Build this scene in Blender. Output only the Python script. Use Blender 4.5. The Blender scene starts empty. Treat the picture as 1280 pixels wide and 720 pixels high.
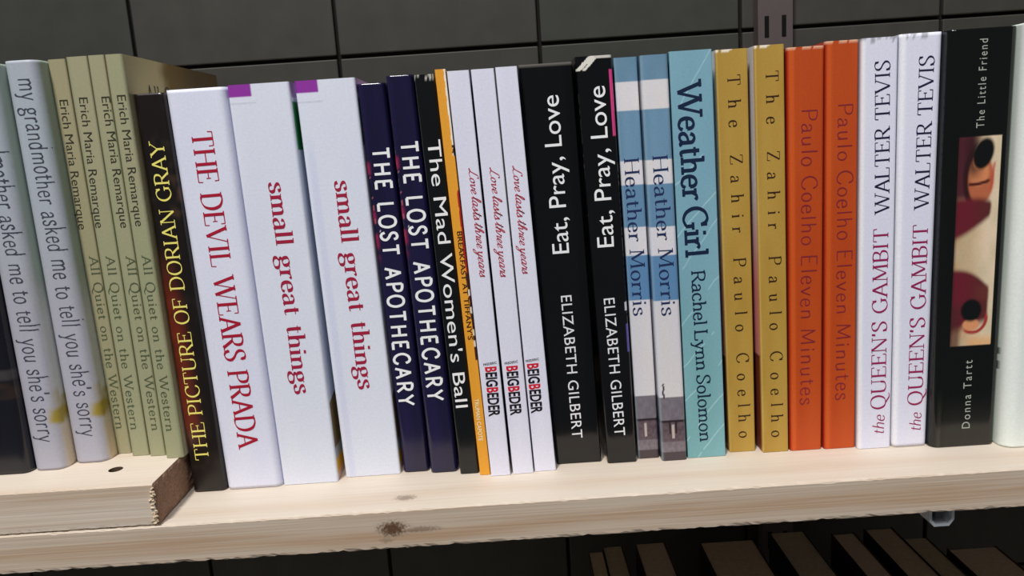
import bpy, bmesh, math, random
from mathutils import Vector, Matrix

random.seed(7)
SC = bpy.context.scene
COL = SC.collection

# ------------------------------------------------------------------ camera
cam_d = bpy.data.cameras.new('camera')
cam = bpy.data.objects.new('camera', cam_d)
COL.objects.link(cam)
SC.camera = cam
cam_d.sensor_width = 36.0
cam_d.sensor_fit = 'HORIZONTAL'
cam_d.lens = 990.0 / 1280.0 * 36.0
cam_d.clip_start = 0.01
CM = ((0.99780147, 0.06627390, -0.00000000, 0.00000), (-0.01207746, 0.18183487, -0.98325491, -0.34050), (-0.06516414, 0.98109319, 0.18223553, 0.16350))
cam.matrix_world = Matrix((CM[0], CM[1], CM[2], (0, 0, 0, 1)))

# ------------------------------------------------------------------ world, lights, exposure
W = bpy.data.worlds.new('shop_interior')
SC.world = W
W.use_nodes = True
bg = W.node_tree.nodes['Background']
bg.inputs['Color'].default_value = (0.86, 0.93, 1.0, 1)
bg.inputs['Strength'].default_value = 0.10


def area(name, loc, target, size, power, color):
    d = bpy.data.lights.new(name, 'AREA')
    d.shape = 'DISK'
    d.size = size
    d.energy = power
    d.color = color
    o = bpy.data.objects.new(name, d)
    COL.objects.link(o)
    o.location = loc
    o.rotation_euler = (Vector(target) - Vector(loc)).to_track_quat('-Z', 'Y').to_euler()
    return o


area('ceiling_lamp', (-0.50, -1.05, 2.3), (0.0, 0.05, 0.08), 0.32, 63.0, (1.0, 0.97, 0.95))
area('front_fill', (0.2, -1.9, 2.3), (0.0, 0.05, 0.08), 0.7, 28.0, (0.93, 0.96, 1.0))  # added fill for spines and board fronts, no known lamp there

SC.view_settings.view_transform = 'Standard'
SC.view_settings.look = 'None'
SC.view_settings.gamma = 1.0
SC.view_settings.use_curve_mapping = False
SC.view_settings.exposure = 0.0


# ------------------------------------------------------------------ colour helpers
def lin(c):
    c /= 255.0
    return c / 12.92 if c <= 0.04045 else ((c + 0.055) / 1.055) ** 2.4


def K(r, g, b, k=0.74):
    """print colour: what a spine that looks (r, g, b) in the shop light is made of"""
    return tuple(min(0.93, lin(v) / k) for v in (r, g, b))


def mix(a, b, t):
    t = max(0.0, min(1.0, t))
    return tuple(a[i] + (b[i] - a[i]) * t for i in range(3))


def ss(a, b, x):
    t = max(0.0, min(1.0, (x - a) / (b - a)))
    return t * t * (3 - 2 * t)


def hsh(a, b=0.0):
    x = math.sin(a * 127.1 + b * 311.7) * 43758.5453
    return x - math.floor(x)


def vnoise(x, y):
    ix, iy = math.floor(x), math.floor(y)
    fx, fy = x - ix, y - iy
    fx = fx * fx * (3 - 2 * fx)
    fy = fy * fy * (3 - 2 * fy)
    a = hsh(ix, iy) * (1 - fx) + hsh(ix + 1, iy) * fx
    b = hsh(ix, iy + 1) * (1 - fx) + hsh(ix + 1, iy + 1) * fx
    return a * (1 - fy) + b * fy


# ------------------------------------------------------------------ materials
MATS = {}


def nt_mat(name):
    m = bpy.data.materials.new(name)
    m.use_nodes = True
    t = m.node_tree
    t.nodes.clear()
    out = t.nodes.new('ShaderNodeOutputMaterial')
    p = t.nodes.new('ShaderNodeBsdfPrincipled')
    t.links.new(p.outputs[0], out.inputs[0])
    return m, t, p


def plain(name, col, rough=0.5, spec=0.5, noise=0.06, scale=300.0, metal=0.0):
    if name in MATS:
        return MATS[name]
    m, t, p = nt_mat(name)
    tc = t.nodes.new('ShaderNodeTexCoord')
    n = t.nodes.new('ShaderNodeTexNoise')
    n.inputs['Scale'].default_value = scale
    t.links.new(tc.outputs['Object'], n.inputs['Vector'])
    r = t.nodes.new('ShaderNodeMapRange')
    r.inputs['To Min'].default_value = 1 - noise
    r.inputs['To Max'].default_value = 1 + noise
    t.links.new(n.outputs['Fac'], r.inputs['Value'])
    mx = t.nodes.new('ShaderNodeVectorMath')
    mx.operation = 'SCALE'
    mx.inputs[0].default_value = col
    t.links.new(r.outputs[0], mx.inputs['Scale'])
    t.links.new(mx.outputs[0], p.inputs['Base Color'])
    p.inputs['Roughness'].default_value = rough
    p.inputs['Specular IOR Level'].default_value = spec
    p.inputs['Metallic'].default_value = metal
    MATS[name] = m
    return m


def printed(name, rough, spec, bump=0.06):
    """cover card: printed colour from the attribute, fine paper grain on top"""
    if name in MATS:
        return MATS[name]
    m, t, p = nt_mat(name)
    a = t.nodes.new('ShaderNodeAttribute')
    a.attribute_name = 'print'
    tc = t.nodes.new('ShaderNodeTexCoord')
    n = t.nodes.new('ShaderNodeTexNoise')
    n.inputs['Scale'].default_value = 900.0
    n.inputs['Detail'].default_value = 3.0
    t.links.new(tc.outputs['Object'], n.inputs['Vector'])
    r = t.nodes.new('ShaderNodeMapRange')
    r.inputs['To Min'].default_value = 0.9
    r.inputs['To Max'].default_value = 1.1
    t.links.new(n.outputs['Fac'], r.inputs['Value'])
    mx = t.nodes.new('ShaderNodeVectorMath')
    mx.operation = 'SCALE'
    t.links.new(a.outputs['Color'], mx.inputs[0])
    t.links.new(r.outputs[0], mx.inputs['Scale'])
    t.links.new(mx.outputs[0], p.inputs['Base Color'])
    b = t.nodes.new('ShaderNodeBump')
    b.inputs['Strength'].default_value = bump
    b.inputs['Distance'].default_value = 0.0004
    n2 = t.nodes.new('ShaderNodeTexNoise')
    n2.inputs['Scale'].default_value = 260.0
    t.links.new(tc.outputs['Object'], n2.inputs['Vector'])
    t.links.new(n2.outputs['Fac'], b.inputs['Height'])
    t.links.new(b.outputs[0], p.inputs['Normal'])
    p.inputs['Roughness'].default_value = rough
    p.inputs['Specular IOR Level'].default_value = spec
    MATS[name] = m
    return m


def wood(name, base, dark, knots, ring_scale=95.0, rough=0.6, face_dark=0.0, seed=0.0):
    """pine board, grain along x; knots: (x, y, z, radius_x, radius_yz, strength)"""
    m, t, p = nt_mat(name)
    N, L = t.nodes, t.links
    tc = N.new('ShaderNodeTexCoord')

    def noise(scale, vec_scale, detail=3.0):
        mp = N.new('ShaderNodeMapping')
        mp.inputs['Scale'].default_value = vec_scale
        mp.inputs['Location'].default_value = (seed, seed * 0.7, seed * 0.3)
        L.new(tc.outputs['Object'], mp.inputs['Vector'])
        n = N.new('ShaderNodeTexNoise')
        n.inputs['Scale'].default_value = scale
        n.inputs['Detail'].default_value = detail
        L.new(mp.outputs[0], n.inputs['Vector'])
        return n.outputs['Fac']

    def math_(op, a, b=None, c=None):
        q = N.new('ShaderNodeMath')
        q.operation = op
        for i, v in enumerate((a, b, c)):
            if v is None:
                continue
            if isinstance(v, (int, float)):
                q.inputs[i].default_value = v
            else:
                L.new(v, q.inputs[i])
        return q.outputs[0]

    sep = N.new('ShaderNodeSeparateXYZ')
    L.new(tc.outputs['Object'], sep.inputs[0])
    # knots bend the rings and darken
    kn = None
    for (kx, ky, kz, rx, ryz, st) in knots:
        mp = N.new('ShaderNodeMapping')
        mp.inputs['Location'].default_value = (-kx / rx, -ky / ryz, -kz / ryz)
        mp.inputs['Scale'].default_value = (1 / rx, 1 / ryz, 1 / ryz)
        L.new(tc.outputs['Object'], mp.inputs['Vector'])
        ln = N.new('ShaderNodeVectorMath')
        ln.operation = 'LENGTH'
        L.new(mp.outputs[0], ln.inputs[0])
        wob = noise(700.0, (1, 1, 1), 2.0)
        d = math_('ADD', ln.outputs['Value'], math_('MULTIPLY', math_('SUBTRACT', wob, 0.5), 1.6))
        mr = N.new('ShaderNodeMapRange')
        mr.interpolation_type = 'SMOOTHSTEP'
        mr.inputs['From Min'].default_value = 1.35
        mr.inputs['From Max'].default_value = 0.35
        mr.inputs['To Max'].default_value = st
        L.new(d, mr.inputs['Value'])
        kn = mr.outputs[0] if kn is None else math_('MAXIMUM', kn, mr.outputs[0])
    # annual rings: bands over z and y, stretched along x
    warp = noise(6.0, (0.8, 4.0, 6.0), 4.0)
    co = math_('ADD', math_('MULTIPLY', sep.outputs['Z'], ring_scale * 1.25), math_('MULTIPLY', sep.outputs['Y'], ring_scale * 0.75))
    co = math_('ADD', co, math_('MULTIPLY', warp, 3.2))
    if kn is not None:
        co = math_('ADD', co, math_('MULTIPLY', kn, 1.5))
    ring = math_('MULTIPLY', math_('ADD', math_('SINE', math_('MULTIPLY', co, 3.0)), 1.0), 0.5)
    ring = math_('POWER', ring, 2.2)
    fib = noise(160.0, (0.06, 5.0, 5.0), 5.0)
    blot = noise(14.0, (0.6, 2.0, 2.0), 3.0)
    f = math_('ADD', math_('MULTIPLY', ring, 0.34), math_('MULTIPLY', math_('SUBTRACT', fib, 0.42), 0.9))
    f = math_('ADD', f, math_('MULTIPLY', math_('SUBTRACT', blot, 0.5), 0.35))
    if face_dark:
        # faces turned along y mix in more of the dark colour than the top
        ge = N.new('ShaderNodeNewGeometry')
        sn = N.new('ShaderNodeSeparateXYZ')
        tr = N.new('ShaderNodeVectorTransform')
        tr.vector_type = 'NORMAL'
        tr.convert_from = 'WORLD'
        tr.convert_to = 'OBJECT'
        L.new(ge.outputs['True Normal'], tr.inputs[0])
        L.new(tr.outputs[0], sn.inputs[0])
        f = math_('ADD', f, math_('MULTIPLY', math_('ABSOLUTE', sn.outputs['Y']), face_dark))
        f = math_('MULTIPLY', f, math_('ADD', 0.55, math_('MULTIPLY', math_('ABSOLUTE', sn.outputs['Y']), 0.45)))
    cl = math_('MINIMUM', math_('MAXIMUM', f, 0.0), 1.0)
    mixn = N.new('ShaderNodeMix')
    mixn.data_type = 'RGBA'
    mixn.inputs['A'].default_value = (*base, 1)
    mixn.inputs['B'].default_value = (*dark, 1)
    L.new(cl, mixn.inputs['Factor'])
    colr = mixn.outputs['Result']
    if kn is not None:
        m2 = N.new('ShaderNodeMix')
        m2.data_type = 'RGBA'
        m2.inputs['B'].default_value = (0.10, 0.045, 0.02, 1)
        L.new(kn, m2.inputs['Factor'])
        L.new(colr, m2.inputs['A'])
        colr = m2.outputs['Result']
    L.new(colr, p.inputs['Base Color'])
    b = N.new('ShaderNodeBump')
    b.inputs['Strength'].default_value = 0.25
    b.inputs['Distance'].default_value = 0.0006
    L.new(fib, b.inputs['Height'])
    L.new(b.outputs[0], p.inputs['Normal'])
    p.inputs['Roughness'].default_value = rough
    p.inputs['Specular IOR Level'].default_value = 0.3
    return m


# ------------------------------------------------------------------ object helpers
def link_mesh(name, me, mat, parent=None, loc=None):
    o = bpy.data.objects.new(name, me)
    COL.objects.link(o)
    if mat is not None and not me.materials:
        for q in (mat if isinstance(mat, (list, tuple)) else [mat]):
            me.materials.append(q)
    if parent is not None:
        o.parent = parent
    if loc is not None:
        o.location = loc
    return o


def pydata(name, vs, fs, mat, parent=None, loc=None):
    me = bpy.data.meshes.new(name)
    me.from_pydata([tuple(v) for v in vs], [], fs)
    me.update()
    return link_mesh(name, me, mat, parent, loc)


def tag(o, label, cat, group=None):
    o['label'] = label
    o['category'] = cat
    if group:
        o['group'] = group
    return o


def empty(name, loc):
    o = bpy.data.objects.new(name, None)
    o.empty_display_size = 0.02
    COL.objects.link(o)
    o.location = loc
    return o


def box_bm(x0, x1, y0, y1, z0, z1, bevel=0.0, seg=2):
    bm = bmesh.new()
    r = bmesh.ops.create_cube(bm, size=1.0)
    for v in r['verts']:
        v.co = Vector((x0 + (v.co.x + 0.5) * (x1 - x0), y0 + (v.co.y + 0.5) * (y1 - y0), z0 + (v.co.z + 0.5) * (z1 - z0)))
    if bevel:
        bmesh.ops.bevel(bm, geom=list(bm.edges), offset=bevel, segments=seg, affect='EDGES', profile=0.5)
    return bm


def bm_obj(name, bm, mat, parent=None, loc=None):
    me = bpy.data.meshes.new(name)
    bmesh.ops.recalc_face_normals(bm, faces=list(bm.faces))
    bm.to_mesh(me)
    bm.free()
    return link_mesh(name, me, mat, parent, loc)


# ------------------------------------------------------------------ the setting: tiled wall
m_grout = plain('grout', (0.009, 0.0075, 0.006), 0.9, 0.2, 0.25, 90.0)
m_tile = []
for i, c in enumerate(((0.042, 0.041, 0.034), (0.038, 0.039, 0.033), (0.046, 0.043, 0.036))):
    m_tile.append(plain('wall_tile_%d' % i, c, 0.6, 0.25, 0.25, 45.0))
TW, GX, GZ, WY = 0.1475, -0.1155, 0.2318, 0.262
wall = bm_obj('wall_back', box_bm(-0.75, 0.85, WY + 0.0035, WY + 0.05, -1.3, 0.72), m_grout)
wall['kind'] = 'structure'
fl = bm_obj('floor', box_bm(-2.0, 2.0, -3.0, WY + 0.05, -1.34, -1.3), plain('floor_grey', (0.12, 0.11, 0.10), 0.6, 0.4, 0.2, 8.0))
fl['kind'] = 'structure'
tile_me = []
for m in m_tile:
    bm = box_bm(-TW / 2 + 0.0013, TW / 2 - 0.0013, 0, 0.006, -TW / 2 + 0.0013, TW / 2 - 0.0013, 0.0009, 2)
    me = bpy.data.meshes.new('tile')
    bmesh.ops.recalc_face_normals(bm, faces=list(bm.faces))
    bm.to_mesh(me)
    bm.free()
    me.materials.append(m)
    tile_me.append(me)
for i in range(-4, 6):
    for j in range(-5, 3):
        o = bpy.data.objects.new('tile', tile_me[(i * 7 + j * 3) % 3])
        COL.objects.link(o)
        o.parent = wall
        o.location = (GX + (i + 0.5) * TW, WY + random.uniform(-0.0003, 0.0003), GZ + (j + 0.5) * TW)

# ------------------------------------------------------------------ shelves
PINE = (0.655, 0.575, 0.475)
PINE_D = (0.44, 0.27, 0.15)


def board_mesh(x0, x1, y0, y1, z0, z1, nx, rough_front=0.0, seed=1):
    """board with eased edges; its lower front arris is slightly ragged from the saw"""
    rnd = random.Random(seed)
    e = 0.0005
    prof = [(y0 + e, z1), (y0, z1 - e), (y0, z1 - 0.0014), (y0, z0 + 0.0018), (y0, z0 + e), (y0 + e, z0), (y0 + 0.003, z0), (y1, z0), (y1, z1), (y0 + 0.0022, z1)]
    vs, fs = [], []
    n = len(prof)
    for i in range(nx + 1):
        x = x0 + (x1 - x0) * i / nx
        for k, (y, z) in enumerate(prof):
            dy = dz = 0.0
            if k in (4, 5) and rough_front:
                dz = (rnd.random() ** 3) * rough_front
                dy = (rnd.random() ** 3) * rough_front * 0.5
            if k in (0, 1):
                dz = -(rnd.random() ** 4) * rough_front * 0.6
            vs.append((x, y + dy, z + dz))
    for i in range(nx):
        for k in range(n):
            a, b = i * n + k, i * n + (k + 1) % n
            fs.append((a, b, b + n, a + n))
    fs.append(tuple(range(n - 1, -1, -1)))
    fs.append(tuple(range(nx * n, nx * n + n)))
    me = bpy.data.meshes.new('shelf_board')
    me.from_pydata(vs, [], fs)
    me.update()
    bm = bmesh.new()
    bm.from_mesh(me)
    bmesh.ops.recalc_face_normals(bm, faces=list(bm.faces))
    bm.to_mesh(me)
    bm.free()
    return me


m_shelf = wood('pine_shelf', PINE, PINE_D, [(-0.0625, 0.0, -0.0090, 0.0070, 0.0040, 0.95), (-0.0575, 0.0130, 0.0, 0.0052, 0.0030, 0.6),
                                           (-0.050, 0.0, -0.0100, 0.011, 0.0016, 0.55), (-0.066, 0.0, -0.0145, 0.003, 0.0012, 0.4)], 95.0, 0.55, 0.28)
shelf = link_mesh('shelf_board', board_mesh(-0.48, 0.56, 0.0, 0.235, -0.0190, 0.0, 420, 0.0009, 3), m_shelf)
tag(shelf, 'long pale pine shelf board with a dark knot in its front edge', 'shelf')
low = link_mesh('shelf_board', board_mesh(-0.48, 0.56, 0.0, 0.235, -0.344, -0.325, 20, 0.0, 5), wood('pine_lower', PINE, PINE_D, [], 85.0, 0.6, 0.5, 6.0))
tag(low, 'pine shelf board below, under the shaded lower books', 'shelf')

# short board lying on the left end of the shelf, sawn end to the right
ZP = 0.0205
m_plank = wood('pine_offcut', (0.70, 0.61, 0.505), PINE_D, [(-0.1965, 0.0215, ZP, 0.0042, 0.0042, 0.45)], 62.0, 0.6, 0.12, 2.0)
m_sawn = plain('sawn_end_grain', (0.30, 0.185, 0.125), 0.95, 0.1, 0.55, 900.0)
pk = empty('short_board', (-0.32, 0.1, 0.0004))
tag(pk, 'short pine offcut board with a rough sawn end, lying on the long shelf', 'board')


def local(me, root):
    me.transform(Matrix.Translation(-root.location))
    return me


XE = -0.1700
me = board_mesh(-0.48, XE, 0.0006, 0.205, 0.0004, ZP, 200, 0.0003, 9)
# countersunk hole in its top
tmp = bpy.data.objects.new('tmp', me)
COL.objects.link(tmp)
me.materials.append(m_plank)
m_hole = plain('hole_shade', (0.10, 0.065, 0.04), 0.9, 0.1, 0.3, 600.0)  # hole walls coloured dark, the shade of the recess put into the colour
bm = bmesh.new()
bmesh.ops.create_cone(bm, cap_ends=True, segments=24, radius1=0.0030, radius2=0.0034, depth=0.030, matrix=Matrix.Translation((-0.1965, 0.0215, ZP - 0.008)))
cme = bpy.data.meshes.new('cutter')
bm.to_mesh(cme)
bm.free()
cme.materials.append(m_hole)
cut = bpy.data.objects.new('cutter', cme)
COL.objects.link(cut)
md = tmp.modifiers.new('b', 'BOOLEAN')
md.operation = 'DIFFERENCE'
md.object = cut
md.solver = 'EXACT'
md.material_mode = 'TRANSFER'
dg = bpy.context.evaluated_depsgraph_get()
dg.update()
me2 = bpy.data.meshes.new_from_object(tmp.evaluated_get(dg))
bpy.data.objects.remove(tmp)
bpy.data.objects.remove(cut)
me2.name = 'board'
link_mesh('board', local(me2, pk), None, pk)
# rough sawn end: a slab of torn fibres
rnd = random.Random(5)
ny, nz = 70, 16
vs, fs = [], []
for i in range(ny + 1):
    for j in range(nz + 1):
        y = 0.0006 + (0.205 - 0.0006) * (i / ny) ** 1.6
        z = 0.0004 + (ZP - 0.0004) * j / nz
        d = 0.0002 + rnd.random() * 0.00055
        if j in (0, nz):
            d = rnd.random() * 0.0004
        vs.append((XE + d, y, z))
nb = len(vs)
for i in range(ny):
    for j in range(nz):
        a = i * (nz + 1) + j
        fs.append((a, a + nz + 1, a + nz + 2, a + 1))
sawn = pydata('sawn_end', vs, fs, m_sawn, None)
sawn.parent = pk
local(sawn.data, pk)
sawn['label'] = 'brown rough sawn end grain'
# torn splinters standing along the front corner of the sawn end
bm = bmesh.new()
for k in range(46):
    z = 0.0006 + (ZP - 0.0012) * rnd.random()
    s = rnd.uniform(0.0005, 0.0013)
    M = Matrix.Translation((XE - 0.0006 + rnd.uniform(-0.0014, 0.0010), 0.0006 + rnd.uniform(-0.0005, 0.0006), z)) @ Matrix.Rotation(rnd.uniform(-1, 1), 4, 'Y') @ Matrix.Diagonal((s * 0.9, s * 0.6, s * 0.45, 1))
    bmesh.ops.create_icosphere(bm, subdivisions=1, radius=1.0, matrix=M)
for v in bm.verts:
    v.co += Vector((rnd.uniform(-1, 1), rnd.uniform(-1, 1), rnd.uniform(-1, 1))) * 0.00018
    v.co.z = max(0.0005, v.co.z)
spl = bm_obj('splinters', bm, plain('torn_fibre', (0.66, 0.52, 0.36), 0.9, 0.1, 0.5, 1500.0), None)
spl.parent = pk
local(spl.data, pk)
spl['kind'] = 'stuff'

# ------------------------------------------------------------------ wall upright and bracket
m_rail = plain('painted_rail', (0.085, 0.066, 0.064), 0.5, 0.4, 0.12, 80.0)
m_slot = plain('slot_black', (0.006, 0.006, 0.006), 0.9, 0.1, 0.1)
m_white = plain('white_enamel', (0.80, 0.82, 0.86), 0.35, 0.5, 0.08, 60.0)
rl = empty('shelf_upright', (0.2015, 0.2555, 0.1))
tag(rl, 'pinkish grey slotted metal upright on the tiled wall above the mustard books', 'bracket rail')
bm = bmesh.new()
for (a, b, c, d) in ((-0.0125, 0.0125, -0.004, -0.0025), (-0.0125, -0.011, -0.0025, 0.006), (0.011, 0.0125, -0.0025, 0.006)):
    r = bmesh.ops.create_cube(bm, size=1.0)
    for v in r['verts']:
        v.co = Vector((a + (v.co.x + 0.5) * (b - a), c + (v.co.y + 0.5) * (d - c), -0.6 + (v.co.z + 0.5) * 1.1))
bm_obj('channel', bm, m_rail, rl)
for k in range(-11, 8):
    for s in (-1, 1):
        z = 0.132 + 0.05 * k
        if z > 0.48:
            continue
        bm = box_bm(s * 0.0062 - 0.0016, s * 0.0062 + 0.0016, -0.0043, -0.0037, z - 0.0075, z + 0.0075, 0.0002, 1)
        q = bm_obj('slot', bm, m_slot, rl)

br = empty('shelf_bracket', (0.1970, 0.008, -0.0191))
tag(br, 'small white hollow metal bracket end under the shelf on the right', 'bracket')
bm = bmesh.new()
w_, h_, t_ = 0.0060, 0.0112, 0.0013
ring_o = [(-w_, 0), (w_, 0), (w_, -h_ * 0.72), (w_ * 0.6, -h_), (-w_ * 0.6, -h_), (-w_, -h_ * 0.72)]
ring_i = [(-w_ + t_, -t_), (w_ - t_, -t_), (w_ - t_, -h_ * 0.68), (w_ * 0.5, -h_ + t_), (-w_ * 0.5, -h_ + t_), (-w_ + t_, -h_ * 0.68)]
vv = {}
for yi, y in enumerate((0.0, 0.236)):
    for rn, ring in (('o', ring_o), ('i', ring_i)):
        for k, (x, z) in enumerate(ring):
            vv[(rn, yi, k)] = bm.verts.new((x, y, z))
for k in range(6):
    k2 = (k + 1) % 6
    bm.faces.new((vv['o', 0, k], vv['o', 0, k2], vv['o', 1, k2], vv['o', 1, k]))
    bm.faces.new((vv['i', 0, k], vv['i', 1, k], vv['i', 1, k2], vv['i', 0, k2]))
    bm.faces.new((vv['o', 0, k], vv['i', 0, k], vv['i', 0, k2], vv['o', 0, k2]))
bm_obj('arm', bm, m_white, br)
bm_obj('stop_lug', box_bm(-0.0016, 0.0016, 0.003, 0.006, -0.0085, -0.0012, 0.0002, 1), plain('dark_steel', (0.10, 0.11, 0.13), 0.4, 0.5, 0.1), br)

# ------------------------------------------------------------------ stroke alphabet
# l straight stroke, t thin straight, k thick straight, c curve through points, o closed curve; ^ = serif. cap height 10, x-height 6
GL = {
 'A': (8.8, 'l 0.9,0^ 4.5,10;l 4.4,10 8.0,0^;t 2.2,3.5 6.7,3.5'),
 'B': (7.5, 'l 1.6,0^ 1.6,10^;c 1.6,10 4,9.95 5.9,9.2 6.1,7.3 5.2,5.7 3.6,5.3 1.6,5.3;c 1.6,5.3 4.4,5.2 6.5,4.3 6.9,2.6 6.1,.8 4,0 1.6,0'),
 'C': (8.6, 'c 7.7,7.4 6.8,9.3 5,10.1 2.5,9.1 1,6.6 1,3.6 2.5,1 4.9,-.1 7,.6 8.1,2.5;q 7.7,10 7.7,7.2'),
 'D': (9.4, 'l 1.6,0^ 1.6,10^;c 1.6,10 4.6,9.9 7.3,8.4 8.4,5 7.3,1.6 4.6,.1 1.6,0'),
 'E': (7.6, 'l 1.6,0^ 1.6,10^;t 1.6,9.8 6.6,9.8;t 1.6,5.2 5.2,5.2;t 1.6,.2 6.9,.2;q 6.6,9.9 6.7,7.9;q 6.9,.1 7.1,2.3;q 5.2,6.3 5.2,4.1'),
 'F': (7.2, 'l 1.6,0^ 1.6,10^;t 1.6,9.8 6.6,9.8;t 1.6,5.1 5.2,5.1;q 6.6,9.9 6.7,7.9;q 5.2,6.2 5.2,4'),
 'G': (9.4, 'c 7.7,7.4 6.8,9.3 5,10.1 2.5,9.1 1,6.6 1,3.6 2.5,1 4.9,-.1 6.8,.4 8,1.2;q 7.7,10 7.7,7.2;l 8,.8 8,4.4^'),
 'H': (9.5, 'l 1.6,0^ 1.6,10^;l 7.9,0^ 7.9,10^;t 1.6,5.2 7.9,5.2'),
 'I': (3.9, 'l 1.95,0^ 1.95,10^'),
 'L': (7.4, 'l 1.6,0^ 1.6,10^;t 1.6,.2 6.7,.2;q 6.7,.1 6.9,2.5'),
 'M': (11.2, 't 1.5,0^ 1.9,10^;k 1.9,10 5.5,1;t 5.5,1 9.2,10;k 9.2,10^ 9.6,0^'),
 'N': (9.6, 't 1.5,0^ 1.5,10^;k 1.5,10 8.1,0;t 8.1,0 8.1,10^'),
 'O': (9.6, 'o 4.8,10.1 2.1,8.9 .9,5 2.1,1.1 4.8,-.1 7.5,1.1 8.7,5 7.5,8.9'),
 'P': (7.3, 'l 1.6,0^ 1.6,10^;c 1.6,10 4.2,9.95 6.3,9.1 6.8,7.3 6.1,5.6 4.2,4.7 1.6,4.7'),
 'Q': (9.8, 'o 4.8,10.1 2.1,8.9 .9,5 2.1,1.1 4.8,-.1 7.5,1.1 8.7,5 7.5,8.9;c 4.2,.1 6,-1.2 8.2,-2.5 10.4,-2.2'),
 'R': (8.2, 'l 1.6,0^ 1.6,10^;c 1.6,10 4.2,9.95 6.2,9.1 6.6,7.4 5.9,5.7 4.2,4.9 1.6,4.9;k 4,4.9 7.7,0^'),
 'S': (7, 'c 5.9,7.9 5.2,9.6 3.6,10.1 1.8,9.4 1.2,7.6 2.2,6 4.6,4.6 6,2.9 5.4,.9 3.4,-.1 1.6,.6 .9,2.4;q 6,10 6,7.4;q .9,0 .9,2.6'),
 'T': (8.5, 'l 4.25,0^ 4.25,10;t .8,9.8 7.7,9.8;q .8,9.9 .6,7.6;q 7.7,9.9 7.9,7.6'),
 'U': (9.4, 'k 1.6,10^ 1.6,3.4;c 1.6,3.5 2.1,.9 4.7,-.1 7.2,.9 7.7,3.5;t 7.7,3.5 7.7,10^'),
 'V': (9, 'k .8,10^ 4.6,0;t 4.6,0 8.2,10^'),
 'W': (13.2, 'k .8,10^ 4,0;t 4,0 6.9,10;k 6.6,10^ 9.6,0;t 9.6,0 12.5,10^'),
 'Y': (8.6, 'k .7,10^ 4.3,4.8;t 4.3,4.8 7.9,10^;k 4.3,5 4.3,0^'),
 'Z': (8, 't 1,9.8 7,9.8;k 6.9,9.8 1,.2;t .9,.2 7.3,.2;q 1,9.9 .9,7.8;q 7.3,.1 7.4,2.3'),
 'a': (5.9, 'c 1.1,4.5 1.7,5.7 3,6.1 4.3,5.3 4.5,4 4.5,1.2 4.9,.1 5.8,.4;c 4.5,3.6 2.2,3.1 .9,1.9 1.1,.4 2.4,-.1 3.8,.5 4.5,1.6'),
 'c': (5.5, 'c 4.9,4.6 4.3,5.8 3,6.1 1.3,5.2 .7,3 1.3,.8 3,-.1 4.3,.2 5,1.3'),
 'd': (6.6, 'o 2.8,6.05 1.2,5 .7,3 1.2,.9 2.8,-.05 4.3,.9 4.9,3 4.3,5;l 4.9,0^ 4.9,10^'),
 'e': (5.6, 't .9,3.3 4.9,3.3;c 4.9,3.3 4.5,5.3 3,6.1 1.3,5.2 .7,3 1.3,.8 3.1,-.1 4.4,.3 5.1,1.4'),
 'g': (5.9, 'o 2.7,6.05 1.2,5.4 .9,4.1 1.3,2.8 2.7,2.2 4.1,2.8 4.5,4.1 4.1,5.4;c 1.7,2.5 1,1.4 1.8,.7 4,.4 5.3,-.5 4.9,-2.2 2.7,-2.9 .8,-2.2 .7,-.8 1.9,.3;t 4.1,5.5 5.7,6'),
 'h': (6.7, 'l 1.4,0^ 1.4,10^;c 1.4,4.1 2.5,5.7 4,6.05 5.1,5.2 5.25,3.4;l 5.25,3.6 5.25,0^'),
 'i': (3, 'l 1.5,0^ 1.5,6^;k 1.5,8.0 1.5,9.3'),
 'k': (6.6, 'l 1.4,0^ 1.4,10^;t 1.4,2.6 5.2,6^;k 2.9,3.9 5.6,0^'),
 'l': (3, 'l 1.5,0^ 1.5,10^'),
 'm': (10.2, 'l 1.4,0^ 1.4,6^;c 1.4,4.1 2.4,5.7 3.8,6.05 4.9,5.2 5.1,3.4;l 5.1,3.6 5.1,0^;c 5.1,4.1 6.1,5.7 7.5,6.05 8.6,5.2 8.75,3.4;l 8.75,3.6 8.75,0^'),
 'n': (6.7, 'l 1.4,0^ 1.4,6^;c 1.4,4.1 2.5,5.7 4,6.05 5.1,5.2 5.25,3.4;l 5.25,3.6 5.25,0^'),
 'o': (6, 'o 3,6.1 1.3,5.1 .7,3 1.3,.9 3,-.1 4.7,.9 5.3,3 4.7,5.1'),
 'r': (4.8, 'l 1.4,0^ 1.4,6^;c 1.4,4 2.3,5.5 3.5,6.1 4.5,5.4'),
 's': (5, 'c 4.1,4.7 3.6,5.9 2.5,6.1 1.2,5.6 1,4.4 2.2,3.3 3.8,2.6 4.3,1.3 3.6,.1 2.2,-.1 1.1,.4 .7,1.5'),
 't': (4.1, 'c 1.8,8 1.8,4 1.9,1.2 2.5,.1 3.9,.5;t .4,6 3.8,6'),
 'u': (6.8, 'l 1.4,6^ 1.4,2.3;c 1.4,2.5 1.7,.7 2.9,-.1 4.2,.5 5.2,2;l 5.2,6^ 5.2,0^'),
 'v': (6, 'k .6,6^ 3,0;t 3,0 5.5,6^'),
 'y': (6, 'k .6,6^ 3.1,.2;t 5.5,6^ 2.6,-1.6;c 2.6,-1.6 1.9,-2.9 .7,-2.6'),
 "'": (2.4, 'k 1.4,10 1.1,7.6'),
 ' ': (3.4, ''),
}
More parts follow.
